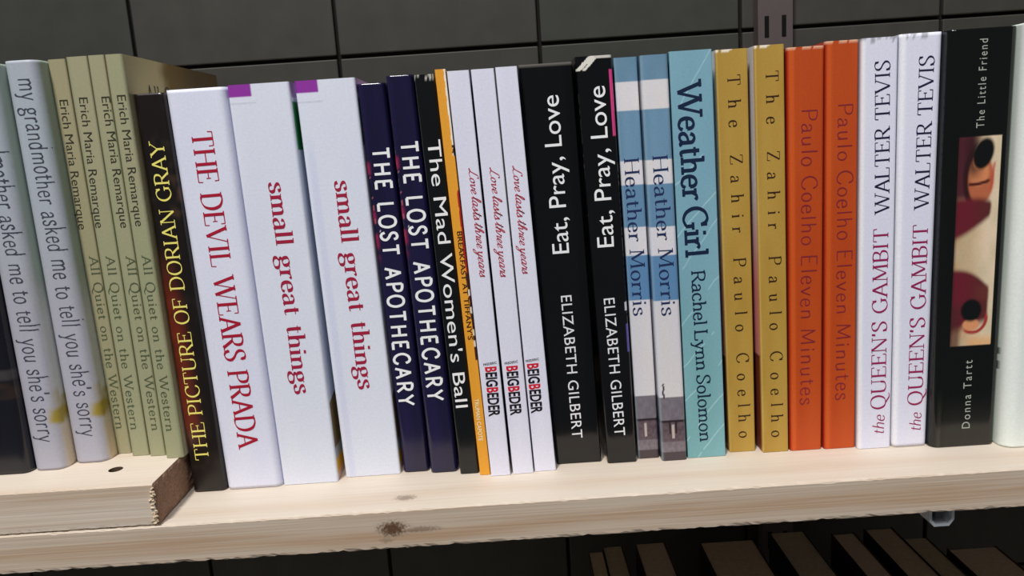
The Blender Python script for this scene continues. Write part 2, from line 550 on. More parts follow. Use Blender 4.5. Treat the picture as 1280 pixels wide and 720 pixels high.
CUR = {
 'L': (6.6, 'c 5.6,8.6 5,10.4 3.4,9.6 2.8,6 2,2 .8,.1 0,.9 1.6,1.5 4,-.1 6.8,1.2'),
 'o': (4.6, 'c 2.8,5.4 1.2,4.4 .9,2 1.8,.2 3.3,1 3.8,3.4 2.8,5.4 3.4,4.4 4.8,4.6'),
 'v': (4.6, 'c 0,4.6 1,5.4 1.5,3 2,.2 3.3,1.8 4,5.2 4,4.4 4.8,4.4'),
 'e': (4.2, 'c 0,1.4 2.2,2.4 3.2,4.4 2.4,5.7 1.3,4.6 .9,2.2 1.9,.1 4.4,1.4'),
 'a': (5, 'c 3.8,4.9 2.2,5.6 .8,3 1.2,.3 2.6,.8 3.9,4;c 4,5.4 3.5,2 3.9,.2 5.2,1.4'),
 's': (3.9, 'c 0,1.4 1.6,3.8 2.1,5.8 2.6,3.4 2.9,1 1.5,-.1 .6,.8;c 1.6,0 3,.3 4.1,1.4'),
 't': (3.4, 'c 0,1.4 1.7,5 2.3,9 1.7,4 1.7,.8 2.4,.1 3.6,1.4;t .5,6.6 3.9,6.8'),
 'h': (5.2, 'c 0,1.4 2.2,6 3,9.4 2.2,10.2 1.4,7 1.1,0;c 1.2,2.4 2.5,5.3 3.5,5 3.6,2.4 3.8,.2 5.4,1.4'),
 'l': (2.9, 'c 0,1.4 2.1,6 2.7,9.2 2,10.3 1.2,7.4 1.1,3 1.5,.1 3.1,1.4'),
 'r': (4, 'c 0,1.4 1.3,4.6 1.4,5.9 2.1,4.8 3.3,5.1 3,3 3,.4 4.2,1.4'),
 'y': (5, 'c 0,4.6 .9,5.4 1.3,2 2.2,.2 3.6,2.4 4,5.2;c 4.1,5.4 3.3,0 2.2,-3.8 .6,-4.4 .6,-2.6 2.8,-.4 5.2,1.4'),
}
# thick, thin, serif half length, slant, tracking, word space, wobble
STY = {
 'serif': (1.62, 0.48, 1.5, 0.0, 0.5, 4.4, 0.0),
 'serifthin': (1.2, 0.5, 1.35, 0.0, 0.3, 4.2, 0.0),
 'serif2': (1.15, 0.5, 1.2, 0.0, 0.5, 3.2, 0.0),
 'slab': (1.5, 1.05, 1.5, 0.0, 0.2, 2.2, 0.0),
 'slab2': (1.15, 0.85, 1.25, 0.0, 0.3, 2.4, 0.0),
 'type': (1.1, 0.8, 1.1, 0.0, 0.9, 5.0, 0.0),
 'hand': (0.85, 0.75, 0.0, 0.04, 0.7, 4.6, 0.25),
 'script': (0.95, 0.6, 0.0, 0.30, -0.1, 2.0, 0.1),
 'din': (1.75, 1.75, 0.0, 0.0, 2.0, 6.0, 0.0),
 'quirk': (0.75, 0.6, 0.0, 0.0, 1.2, 4.0, 0.22),
 'ital': (0.95, 0.5, 0.45, 0.22, 0.3, 3.0, 0.0),
}


def catmull(P, closed, n=7):
    out = []
    m = len(P)
    rng = range(m) if closed else range(m - 1)
    for i in rng:
        if closed:
            p0, p1, p2, p3 = P[i - 1], P[i], P[(i + 1) % m], P[(i + 2) % m]
        else:
            p0 = P[i - 1] if i > 0 else (2 * P[0][0] - P[1][0], 2 * P[0][1] - P[1][1])
            p1, p2 = P[i], P[i + 1]
            p3 = P[i + 2] if i + 2 < m else (2 * P[-1][0] - P[-2][0], 2 * P[-1][1] - P[-2][1])
        for k in range(n):
            t = k / n
            out.append(tuple(0.5 * ((2 * p1[a]) + (-p0[a] + p2[a]) * t + (2 * p0[a] - 5 * p1[a] + 4 * p2[a] - p3[a]) * t * t
                                    + (-p0[a] + 3 * p1[a] - 3 * p2[a] + p3[a]) * t ** 3) for a in (0, 1)))
    if not closed:
        out.append(P[-1])
    return out


def stroke_width(kind, dx, dy, thick, thin):
    if kind == 't':
        return thin
    if kind == 'k':
        return thick
    a = math.atan2(dy, dx)
    return thin + (thick - thin) * abs(math.sin(a - math.radians(12))) ** 1.4


def ribbon(out, pts, ws, closed):
    n = len(pts)
    L, Rr = [], []
    for i in range(n):
        if closed:
            a, b = pts[i - 1], pts[(i + 1) % n]
        else:
            a, b = pts[max(0, i - 1)], pts[min(n - 1, i + 1)]
        dx, dy = b[0] - a[0], b[1] - a[1]
        l = math.hypot(dx, dy) or 1.0
        nx, ny = -dy / l, dx / l
        h = ws[i] / 2
        L.append((pts[i][0] + nx * h, pts[i][1] + ny * h))
        Rr.append((pts[i][0] - nx * h, pts[i][1] - ny * h))
    out.append((L, Rr, closed))


def glyph(ch, sty):
    return CUR[ch] if sty == 'script' and ch in CUR else GL[ch]


def glyph_strokes(ch, sty, x0, rnd):
    thick, thin, sl, slant, trk, wsp, wob = STY[sty]
    adv, code = glyph(ch, sty)
    out = []
    dy0 = rnd.uniform(-wob, wob)
    sc = 1.0 + rnd.uniform(-wob, wob) * 0.3
    for s in code.split(';'):
        if not s:
            continue
        kind, rest = s.split(' ', 1)
        if kind == 'q':            # terminal ticks belong to the seriffed faces only
            if not sl:
                continue
            kind = 't'
        P, marks = [], []
        for q in rest.split(' '):
            mk = q.endswith('^')
            x, y = q.rstrip('^').split(',')
            P.append((float(x), float(y)))
            marks.append(mk)
        if kind in 'co':
            pts = catmull(P, kind == 'o')
        else:
            pts = [(P[i][0] + (P[i + 1][0] - P[i][0]) * k / 5, P[i][1] + (P[i + 1][1] - P[i][1]) * k / 5) for i in range(len(P) - 1) for k in range(5)] + [P[-1]]
        closed = kind == 'o'
        ws = []
        n = len(pts)
        for i in range(n):
            a, b = (pts[i - 1], pts[(i + 1) % n]) if closed else (pts[max(0, i - 1)], pts[min(n - 1, i + 1)])
            ws.append(stroke_width(kind, b[0] - a[0], b[1] - a[1], thick, thin))
        ribbon(out, pts, ws, closed)
        if sl:
            for (p, mk) in zip(P, marks):
                if mk:
                    yy = p[1] + (thin / 2 if p[1] < 0.5 else -thin / 2)
                    xl, xr = p[0] - sl, p[0] + sl
                    if p[1] in (6.0, 10.0) and ch in 'hiklmnrud':
                        xr = p[0] + 0.2
                    ribbon(out, [(xl, yy), (xr, yy)], [thin * 1.15] * 2, False)
    res = []
    for (L, Rr, closed) in out:
        f = lambda p: (x0 + (p[0] + slant * p[1]), p[1] * sc + dy0)
        res.append(([f(p) for p in L], [f(p) for p in Rr], closed))
    return res


def stroke_text(txt, sty, seed=1, centers=None):
    """returns flat verts (x, y, layer) and faces in text units"""
    rnd = random.Random(seed)
    thick, thin, sl, slant, trk, wsp, wob = STY[sty]
    vs, fs = [], []
    x = 0.0
    ci = 0
    layer = 0
    for ch in txt:
        if ch == ' ':
            x += wsp
            continue
        adv = glyph(ch, sty)[0]
        x0 = x
        if centers:
            x0 = centers[ci] - adv / 2
            ci += 1
        for (L, Rr, closed) in glyph_strokes(ch, sty, x0, rnd):
            layer = (layer + 1) % 14
            b = len(vs)
            n = len(L)
            for i in range(n):
                vs.append((L[i][0], L[i][1], layer))
                vs.append((Rr[i][0], Rr[i][1], layer))
            for i in range(n if closed else n - 1):
                j = (i + 1) % n
                fs.append((b + 2 * i, b + 2 * i + 1, b + 2 * j + 1, b + 2 * j))
        x += adv + trk
    return vs, fs


FC = {}


def font_text(txt, weight, spacing):
    cu = bpy.data.curves.new('t', 'FONT')
    cu.body = txt
    cu.size = 1.0
    cu.offset = weight
    cu.space_character = spacing
    cu.resolution_u = 5
    o = bpy.data.objects.new('t', cu)
    COL.objects.link(o)
    dg = bpy.context.evaluated_depsgraph_get()
    me = bpy.data.meshes.new_from_object(o.evaluated_get(dg))
    vs = [(v.co.x, v.co.y, 0) for v in me.vertices]
    fs = [tuple(p.vertices) for p in me.polygons]
    bpy.data.objects.remove(o)
    bpy.data.curves.remove(cu)
    return vs, fs


def cap_h(weight):
    if weight not in FC:
        vs, _ = font_text('H', weight, 1.0)
        FC[weight] = (min(v[1] for v in vs), max(v[1] for v in vs))
    return FC[weight]


SANS = {'sans': (0.0, 1.0), 'sans2': (0.0, 1.0), 'bold': (0.018, 1.04), 'cond': (0.030, 1.0), 'sansthin': (0.0, 1.06), 'sansp': (0.0, 1.3)}

INK = {
 'ink': (58, 60, 72), 'aqd': (48, 46, 34), 'aqg': (74, 82, 58), 'yellow': (216, 204, 104), 'red': (150, 20, 44), 'red2': (144, 26, 54),
 'white': (232, 232, 238), 'offwhite': (205, 205, 208), 'choc': (62, 30, 12), 'cream': (235, 222, 190), 'red3': (160, 56, 70),
 'black': (24, 16, 24), 'navy': (28, 40, 78), 'navy2': (14, 30, 56), 'brownblack': (46, 26, 16), 'plum': (116, 32, 44),
 'navy3': (26, 22, 54), 'mag': (136, 26, 76), 'grey': (150, 156, 146),
}
for k, c in INK.items():
    plain('ink_' + k, K(*c), 0.5, 0.3, 0.05, 700.0)


def lettering(name, parent, txt, sty, x0, z0, x1, z1, cap, ink, y, seed):
    """lettering printed on the plane of a spine, from (x0, z0) to (x1, z1)"""
    if txt.startswith('*'):
        C1 = [100, 127.5, 150.5, 193, 216.5, 240, 261.5, 278.5, 318.5, 341, 362, 383, 402, 441, 466, 487, 504, 521, 543]
        C2 = [95, 121.5, 146, 188.5, 212, 235.5, 257, 273.5, 316, 340, 363, 382.5, 400, 438.5, 464.5, 485.5, 503, 521, 542]
        a, cc = (94, C1) if seed % 2 else (88, C2)
        ln = math.hypot(x1 - x0, z1 - z0)
        cs = [(c - a) / (548 - a) * ln / (cap / 10.0) for c in cc]
        vs, fs = stroke_text(txt[1:], sty, seed, cs)
        base, capu = 0.0, 10.0
        xa, xb = 0.0, ln / (cap / 10.0)
    elif sty in SANS:
        wgt, sp = SANS[sty]
        vs, fs = font_text(txt, wgt, sp)
        b0, b1 = cap_h(wgt)
        base, capu = b0, b1 - b0
        xa, xb = min(v[0] for v in vs), max(v[0] for v in vs)
    else:
        vs, fs = stroke_text(txt, sty, seed)
        base, capu = 0.0, 10.0
        xa, xb = min(v[0] for v in vs), max(v[0] for v in vs)
    dx, dz = x1 - x0, z1 - z0
    L = math.hypot(dx, dz)
    ux, uz = dx / L, dz / L
    nx, nz = -uz, ux
    out = []
    for (a, b, lay) in vs:
        s = (a - xa) / (xb - xa) * L
        h = (b - base) / capu * cap
        px, pz = x0 + ux * s + nx * h, z0 + uz * s + nz * h
        _, bz, H, r, a0, a1, a2, a3 = BOOKS[parent['k']]
        v = (pz - bz) / H
        e = min(px - (a0 + (a2 - a0) * v), (a1 + (a3 - a1) * v) - px)      # distance from the nearer edge of the spine
        dy = 0.0
        if e < r and r > 0.004:
            t = r - max(0.0, e)
            dy = r - math.sqrt(max(0.0, r * r - t * t)) - 0.0001
        out.append((px - parent.location.x, y + dy - 0.00007 - lay * 0.000004 - parent.location.y, pz - parent.location.z))
    me = bpy.data.meshes.new(name)
    me.from_pydata(out, [], fs)
    me.update()
    mats = [MATS['ink_' + ink]]
    if txt == 'BEIGBEDER':
        mats.append(plain('ink_beig_red', K(188, 24, 44), 0.5, 0.3, 0.05))
        for p in me.polygons:
            cx = sum(vs[i][0] for i in p.vertices) / len(p.vertices)
            t = (cx - xa) / (xb - xa)
            # the two letters B after and before the middle are red
            if t < 0.113 or 0.405 < t < 0.522:
                p.material_index = 1
    return link_mesh(name, me, mats, parent)


# ------------------------------------------------------------------ cover prints: colour at (side, u, v, d)
# side 'S' spine with u 0..1 left to right; 'L' / 'R' boards with d metres from the spine; v 0..1 bottom to top
WH = K(203, 204, 216)


def pr_dark(s, u, v, d):
    c = K(16, 16, 24)
    c = mix(c, K(70, 66, 66), (ss(.245, .25, v) - ss(.268, .275, v)) * .55)
    return mix(c, K(66, 48, 32), ss(.19, .20, v) * (1 - ss(.238, .243, v)) * .45 * vnoise(u * 5, v * 60))


def gran(s, u, v, d):
    top = K(148, 157, 163)
    c = mix(K(154, 153, 160), top, ss(.35, .75, v))
    c = mix(c, K(158, 156, 170), .5 * vnoise(u * 2 + 3, v * 6))
    side = 1.0 if s == 'R' else ss(.93, 1.02, u)
    if s == 'L':
        side = 0.35
    g = mix(K(152, 166, 152), K(190, 192, 188), ss(.50, .38, v) * .9)
    g = mix(g, K(196, 180, 152), ss(.24, .05, v))
    c = mix(c, g, side * .92)
    if s != 'L':
        # yellow flower low on the joint and the edge of the front board
        q = math.hypot((v - .145) / .055, (d - .006) / .010 if s == 'R' else (1.12 - u) / .32)
        q += .9 * (vnoise(v * 55, (d * 160 if s == 'R' else -u * 3)) - .5)
        c = mix(c, K(148, 128, 30), ss(1.15, .5, q) * .95)
    return c


def aq(i):
    def f(s, u, v, d):
        c = mix(K(136, 140, 108), K(146, 138, 112), .5 * vnoise(v * 5 + i * 3.1, u * 2) + .3 * ss(.4, 1, v))
        if i == 0:
            c = mix(c, K(140, 128, 98), .45)
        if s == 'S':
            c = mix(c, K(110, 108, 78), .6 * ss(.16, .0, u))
        if s == 'R':
            c = K(150, 140, 108)
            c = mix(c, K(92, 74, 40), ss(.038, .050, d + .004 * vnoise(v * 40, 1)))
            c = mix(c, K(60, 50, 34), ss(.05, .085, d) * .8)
            c = mix(c, K(168, 164, 140), ss(.30, .05, v))
        return c
    return f


def pr_dorian(s, u, v, d):
    c = K(20, 14, 12)
    n = vnoise(v * 26, u * 3) * .6 + vnoise(v * 60 + 9, u * 7) * .4
    r = ss(.10, .2, v) * (1 - ss(.47, .66, v)) * ss(.72, .25, u)
    c = mix(c, K(104, 34, 16), r * (.45 + .75 * n) * .9)
    c = mix(c, K(70, 48, 34), ss(.60, .8, n) * ss(.55, .95, u) * (ss(.6, .66, v) - ss(.76, .85, v)) * .9)
    return mix(c, K(48, 40, 34), ss(.55, .9, n) * .35)


def pr_devil(s, u, v, d):
    c = mix(WH, K(196, 198, 214), vnoise(u * 3, v * 7))
    return mix(c, K(160, 164, 190), .45 * ss(.86, 1.0, u)) if s == 'S' else (K(150, 156, 186) if s == 'R' else c)  # shade of the rounded right edge painted into the spine and board colour


def sgt(i):
    def f(s, u, v, d):
        c = mix(K(200, 203, 213), K(196, 200, 212), vnoise(u * 4 + i, v * 9))
        if s == 'S':
            if u < .39 and v > .973:
                c = K(128, 44, 140)
            elif u < .44 and abs(v - (.958 if i == 0 else .95)) < .0018:
                c = K(182, 184, 196)
            elif i == 1:
                c = mix(c, K(180, 184, 206), .5 * (ss(.05, .1, u) - ss(.16, .22, u)) * ss(.9, .8, v))
        if s == 'R':
            c = K(190, 198, 222)
            if .842 < v < .955:
                c = K(34, 120, 66)
            if v > .965:
                c = K(150, 120, 170)
            if v < .205 + d:
                c = K(110, 92, 60)
            if v < .085:
                c = K(150, 156, 162)
            if v < .055:
                c = K(205, 155, 40)
            if v < .018:
                c = K(196, 160, 150)
        return c
    return f


def pr_la(s, u, v, d):
    c = mix(K(26, 21, 56), K(18, 16, 42), vnoise(u * 3, v * 8))
    if s == 'S':
        n = vnoise(v * 34, 2.0)
        c = mix(c, K(142, 34, 72), ss(.2, .02, u) * ss(.42, .7, n) * ss(.55, .62, v) * (1 - ss(.87, .9, v)))
        if .04 < u < .10 and hsh(round(v * 120)) > .85 and .62 < v < .86:
            c = K(160, 84, 96)
        if abs(u - .22) < .03 and abs(v - .64) < .0022:
            c = K(200, 200, 200)
    return c


def pr_mwb(s, u, v, d):
    c = K(9, 11, 12)
    if s == 'S' and v > .99 and hsh(round(u * 14), round(v * 240)) > .7:
        c = K(170, 168, 160)
    return c


def pr_bt(s, u, v, d):
    c = K(206, 142, 42)
    if s == 'S':
        e = .80 + .05 * vnoise(v * 90, 0)
        if v > .80 and u > e:
            c = K(214, 208, 196)
        if abs(v - .815) < .012 and u > .72 + .2 * vnoise(v * 300, 4):
            c = K(40, 24, 20)
        if .30 < v < .72 and u > .86 - .1 * vnoise(v * 40, 7):
            c = K(150, 28, 22) if v > .52 else (K(200, 190, 170) if hsh(round(v * 70)) > .5 else K(56, 26, 18))
    return c


def pr_white(s, u, v, d):
    c = mix(K(204, 203, 216), K(198, 198, 212), vnoise(u * 2, v * 7))
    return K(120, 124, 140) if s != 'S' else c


def epl(i):
    def f(s, u, v, d):
        c = K(8, 8, 10)
        if s == 'S':
            if i == 0:
                c = mix(c, K(4, 4, 6), ss(.80, .84, u) * .8)
                if v > .998:
                    c = K(110, 106, 100)
            if i == 1:
                if u > .90 and .815 < v < .967:
                    c = K(196, 60, 120)
                # torn and folded top corner, bare card showing
                t = (v - .967) / .033
                if t > 0 and u < .62:
                    a = abs(u - (.02 + .46 * t)) < .07 + .05 * vnoise(v * 400, u * 9)
                    b = abs(u - (.20 + .40 * t)) < .05
                    if a or b:
                        c = K(206, 202, 192)
                if v > .9945 and u > .5 and hsh(round(u * 20)) > .3:
                    c = K(190, 186, 178)
                if u > .93 and .395 < v < .415:
                    c = K(200, 200, 210)
                if u > .93 and .29 < v < .36:
                    c = K(90, 80, 150)
        return c
    return f


def pr_hm(i):
    def f(s, u, v, d):
        dv = .0
        w = v + dv
        wht = mix(K(196, 196, 206), K(206, 200, 196), vnoise(u * 3 + i, v * 9))
        b1 = mix(K(88, 122, 144), K(102, 132, 154), vnoise(u * 3, v * 16))
        if w > .943:
            c = b1
        elif w > .878:
            c = wht
        elif w > .76:
            c = mix(K(92, 124, 148), K(104, 138, 162), vnoise(u * 3, v * 9))
        elif w > .702:
            c = mix(K(92, 124, 148), K(100, 134, 158), vnoise(u * 3, v * 9)) if w > .775 else wht
        elif w > .598:
            c = K(92, 126, 154)
        elif w > .53:
            c = wht
        elif w > .418:
            c = K(84, 122, 158)
        elif w > .168:
            c = mix(wht, K(188, 184, 186), .4)
        elif w > .108:
            c = mix(K(98, 92, 100), K(112, 106, 112), vnoise(u * 12, v * 90))
        elif w > .103:
            c = K(36, 26, 32)
        elif w > .050:
            c = mix(K(66, 52, 60), K(92, 78, 84), vnoise(u * 14, v * 160))
            if abs(u - (.5 if i else .42)) < .05 and w > .06 and w < .095:
                c = K(168, 156, 150)
            if abs(abs(u - (.5 if i else .42)) - .12) < .04 and w > .07 and i:
                c = K(30, 22, 28)
        elif w > .022:
            c = mix(K(116, 106, 112), K(96, 86, 92), vnoise(u * 14, v * 160))
        else:
            c = K(60, 50, 54)
        if i and abs(u - .17 - .05 * vnoise(v * 200, 3)) < .035 and .165 < w < .205:
            c = K(60, 52, 56)
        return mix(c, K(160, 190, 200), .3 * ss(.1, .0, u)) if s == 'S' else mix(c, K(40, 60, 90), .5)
    return f


def pr_wg(s, u, v, d):
    c = mix(K(108, 148, 164), K(104, 150, 152), ss(.6, .2, v))
    c = mix(c, K(122, 164, 174), .6 * vnoise(u * 2, v * 5))
    for k, (v0, sl) in enumerate(((.86, .16), (.70, .10), (.58, .10), (.49, .13), (.36, .12), (.25, .11), (.16, .10), (.06, .12), (-.02, .12)  )):
        t = v - (v0 + sl * (u - .1) + .006 * (vnoise(u * 7, k) - .5))
        if abs(t) < .0026 and vnoise(u * 5, k * 3.3) > .28:
            c = mix(c, K(160, 196, 200), .7 * (1 - abs(t) / .0026) + .1)
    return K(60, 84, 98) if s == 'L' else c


def pr_zahir(s, u, v, d):
    c = mix(K(156, 122, 50), K(166, 134, 60), vnoise(u * 3, v * 10))
    if s == 'S':
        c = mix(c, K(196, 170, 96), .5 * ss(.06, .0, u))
        if v > .9965 - .004 * vnoise(u * 9, 3) and vnoise(u * 7, 5) > .3:
            c = K(216, 206, 186)
    if s == 'L':
        c = mix(K(226, 212, 210), K(214, 128, 122), ss(.72, .40, v))
        if v < .248 + .004 * vnoise(d * 900, 1):
            c = K(112, 48, 30)
    if s == 'R':
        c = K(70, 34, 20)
    return c


def pr_em(s, u, v, d):
    c = mix(K(162, 58, 14), K(172, 70, 22), vnoise(u * 3, v * 8) * .7 + .3 * ss(.3, .0, v))
    if s == 'S':
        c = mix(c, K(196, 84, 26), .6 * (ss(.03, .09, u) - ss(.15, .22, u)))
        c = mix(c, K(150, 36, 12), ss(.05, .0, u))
        if v > .9975 - .004 * vnoise(u * 11, 3) and vnoise(u * 9, 6) > .45:
            c = K(226, 170, 140)
    else:
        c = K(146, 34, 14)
    return c


def pr_qg(i):
    def f(s, u, v, d):
        c = mix(K(200, 201, 216), K(204, 203, 220), vnoise(u * 3, v * 7))
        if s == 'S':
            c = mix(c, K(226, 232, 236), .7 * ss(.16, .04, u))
            if v > .996 - .006 * vnoise(u * 13, i) and vnoise(u * 16, 6 + i) > .6:
                c = K(150, 150, 158)
        else:
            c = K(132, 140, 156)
        return c
    return f


def pr_lf(s, u, v, d):
    c = K(8, 10, 9)
    if s != 'S':
        return K(10, 12, 10)
    a = (u - .214) / .612            # picture, 0..1 across
    b = (.757 - v) / .498            # 0..1 downwards
    if 0 <= a <= 1 and 0 <= b <= 1:
        n = vnoise(a * 6, b * 20)
        skin = mix(K(178, 138, 100), K(212, 190, 162), ss(.15, .85, a + .12 * (n - .5)))
        skin = mix(skin, K(178, 166, 134), .7 * vnoise(a * 4 + 7, b * 11))
        wine = mix(K(94, 26, 38), K(82, 34, 34), ss(.2, .8, a))
        dark = K(44, 20, 22)
        c = skin
        # upper eye: dim plum corner, lashes, lit lid with its crease, iris
        c = mix(c, K(70, 30, 38), ss(.62, .30, a + b * .4) * ss(.34, .26, b))
        e = math.hypot((a - .52) / .36, (b - .20) / .125)
        c = mix(c, K(166, 92, 62), ss(1.08, .86, e))
        e = math.hypot((a - .50) / .26, (b - .165) / .065)
        c = mix(c, K(196, 124, 82), ss(1.15, .7, e))
        lash = abs(math.hypot((a - .62) / .46, (b - .19) / .17) - .93)
        c = mix(c, dark, ss(.20, .06, lash) * ss(.50, .32, a))
        c = mix(c, K(74, 30, 22), ss(.012, .004, abs(b - .205 - .014 * math.sin(a * 4.2))) * ss(.24, .3, a) * ss(.82, .72, a))
        c = mix(c, K(172, 66, 52), .7 * ss(.05, .01, abs(a - .86 + (b - .13) * .5)) * ss(.11, .13, b) * ss(.27, .22, b))
        e = math.hypot((a - .60 + (b - .07) * .9) / .235, (b - .078) / .072)
        c = mix(c, K(10, 12, 12), ss(1.18, .86, e))
        c = mix(c, dark, .8 * ss(.35, .0, abs(a - .36)) * ss(.14, .05, abs(b - .09)) * ss(1.0, 1.1, e))
        # shadow between the eyes
        hi = .475 - .105 * max(0.0, min(1.0, a / .84)) ** 1.3
        lo = .285 + .012 * ss(.5, .85, a)
        c = mix(c, wine, ss(lo - .02, lo + .02, b) * ss(hi + .02, hi - .02, b) * ss(.88, .80, a + .5 * max(0.0, b - .33) + 40 * max(0.0, .325 - b) ** 2))
        # lower socket arches over the second eye
        top = .622 + .105 * (max(0.0, a) / .92) ** 2.4
        c = mix(c, wine, ss(top - .012, top + .018, b) * ss(.955, .90, b + .05 * a) * ss(.92, .84, a))
        c = mix(c, K(96, 46, 40), .6 * ss(.4, .75, a) * ss(.69, .72, b) * ss(.80, .76, b) * ss(.92, .84, a))
        c = mix(c, K(70, 32, 32), .75 * ss(.30, .14, a) * ss(.77, .83, b))
        c = mix(c, K(150, 44, 42), ss(.16, .05, abs(math.hypot((a - .54) / .36, (b - .865) / .080) - .9)) * ss(.83, .87, b) * ss(.28, .36, a))
        e = math.hypot((a - .49) / .21, (b - .898) / .030)
        c = mix(c, K(198, 134, 92), ss(1.15, .8, e))
        c = mix(c, K(206, 156, 104), ss(.935, .985, b) * ss(.30, .55, a) * .8)
        e = math.hypot((a - .48) / .25, (b - .826) / .054)
        c = mix(c, K(10, 12, 12), ss(1.18, .86, e))
        c = mix(c, K(60, 22, 26), ss(.07, .0, a) * .6)
    else:
        c = mix(c, K(44, 42, 36), .35 * ss(.14, .06, v) * ss(.1, .2, u))
        c = mix(c, K(60, 58, 48), (ss(.06, .09, u) - ss(.11, .15, u)) * ss(.16, .04, v) * .5)
    return c


def pr_pale(s, u, v, d):
    c = K(206, 212, 206)
    if s == 'L':
        c = mix(K(196, 212, 196), K(214, 216, 214), ss(.006, .0, d))
    if s in 'SL':
        # small dark leaf sprig on the joint
        x = (.012 - d) if s == 'L' else .012 + u * .02
        for (cx, cv, rx, rv) in ((.0035, .236, .0022, .010), (.0055, .222, .0026, .005), (.002, .200, .0026, .012), (.005, .19, .002, .005)):
            if math.hypot((x - cx) / rx, (v - cv) / rv) < .8 + .4 * vnoise(x * 900, v * 300):
                c = K(46, 56, 44)
    return c


PRN = {'dark': pr_dark, 'granA': gran, 'granB': gran, 'aq1': aq(0), 'aq2': aq(1), 'aq3': aq(2), 'aq4': aq(3), 'dorian': pr_dorian,
       'devil': pr_devil, 'sgt1': sgt(0), 'sgt2': sgt(1), 'la1': pr_la, 'la2': pr_la, 'mwb': pr_mwb, 'bt': pr_bt, 'l1': pr_white,
       'l2': pr_white, 'l3': pr_white, 'epl1': epl(0), 'epl2': epl(1), 'hm1': pr_hm(0), 'hm2': pr_hm(1), 'wg': pr_wg, 'z1': pr_zahir,
       'z2': pr_zahir, 'em1': pr_em, 'em2': pr_em, 'qg1': pr_qg(0), 'qg2': pr_qg(1), 'lf': pr_lf, 'pale': pr_pale}
# across, along samples
RES = {'lf': (72, 300), 'wg': (40, 300), 'hm1': (22, 330), 'hm2': (22, 330), 'epl2': (44, 420), 'bt': (18, 320), 'sgt1': (34, 300), 'sgt2': (34, 300),
       'la1': (18, 240), 'la2': (18, 240), 'granA': (20, 160), 'granB': (20, 160), 'dorian': (22, 180), 'pale': (16, 240), 'z2': (18, 240), 'z1': (18, 240)}
GLOSS = {'dark': 0.22, 'dorian': 0.3, 'la1': 0.2, 'la2': 0.2, 'mwb': 0.2, 'epl1': 0.14, 'epl2': 0.14, 'hm1': .28, 'hm2': .28, 'lf': 0.16}

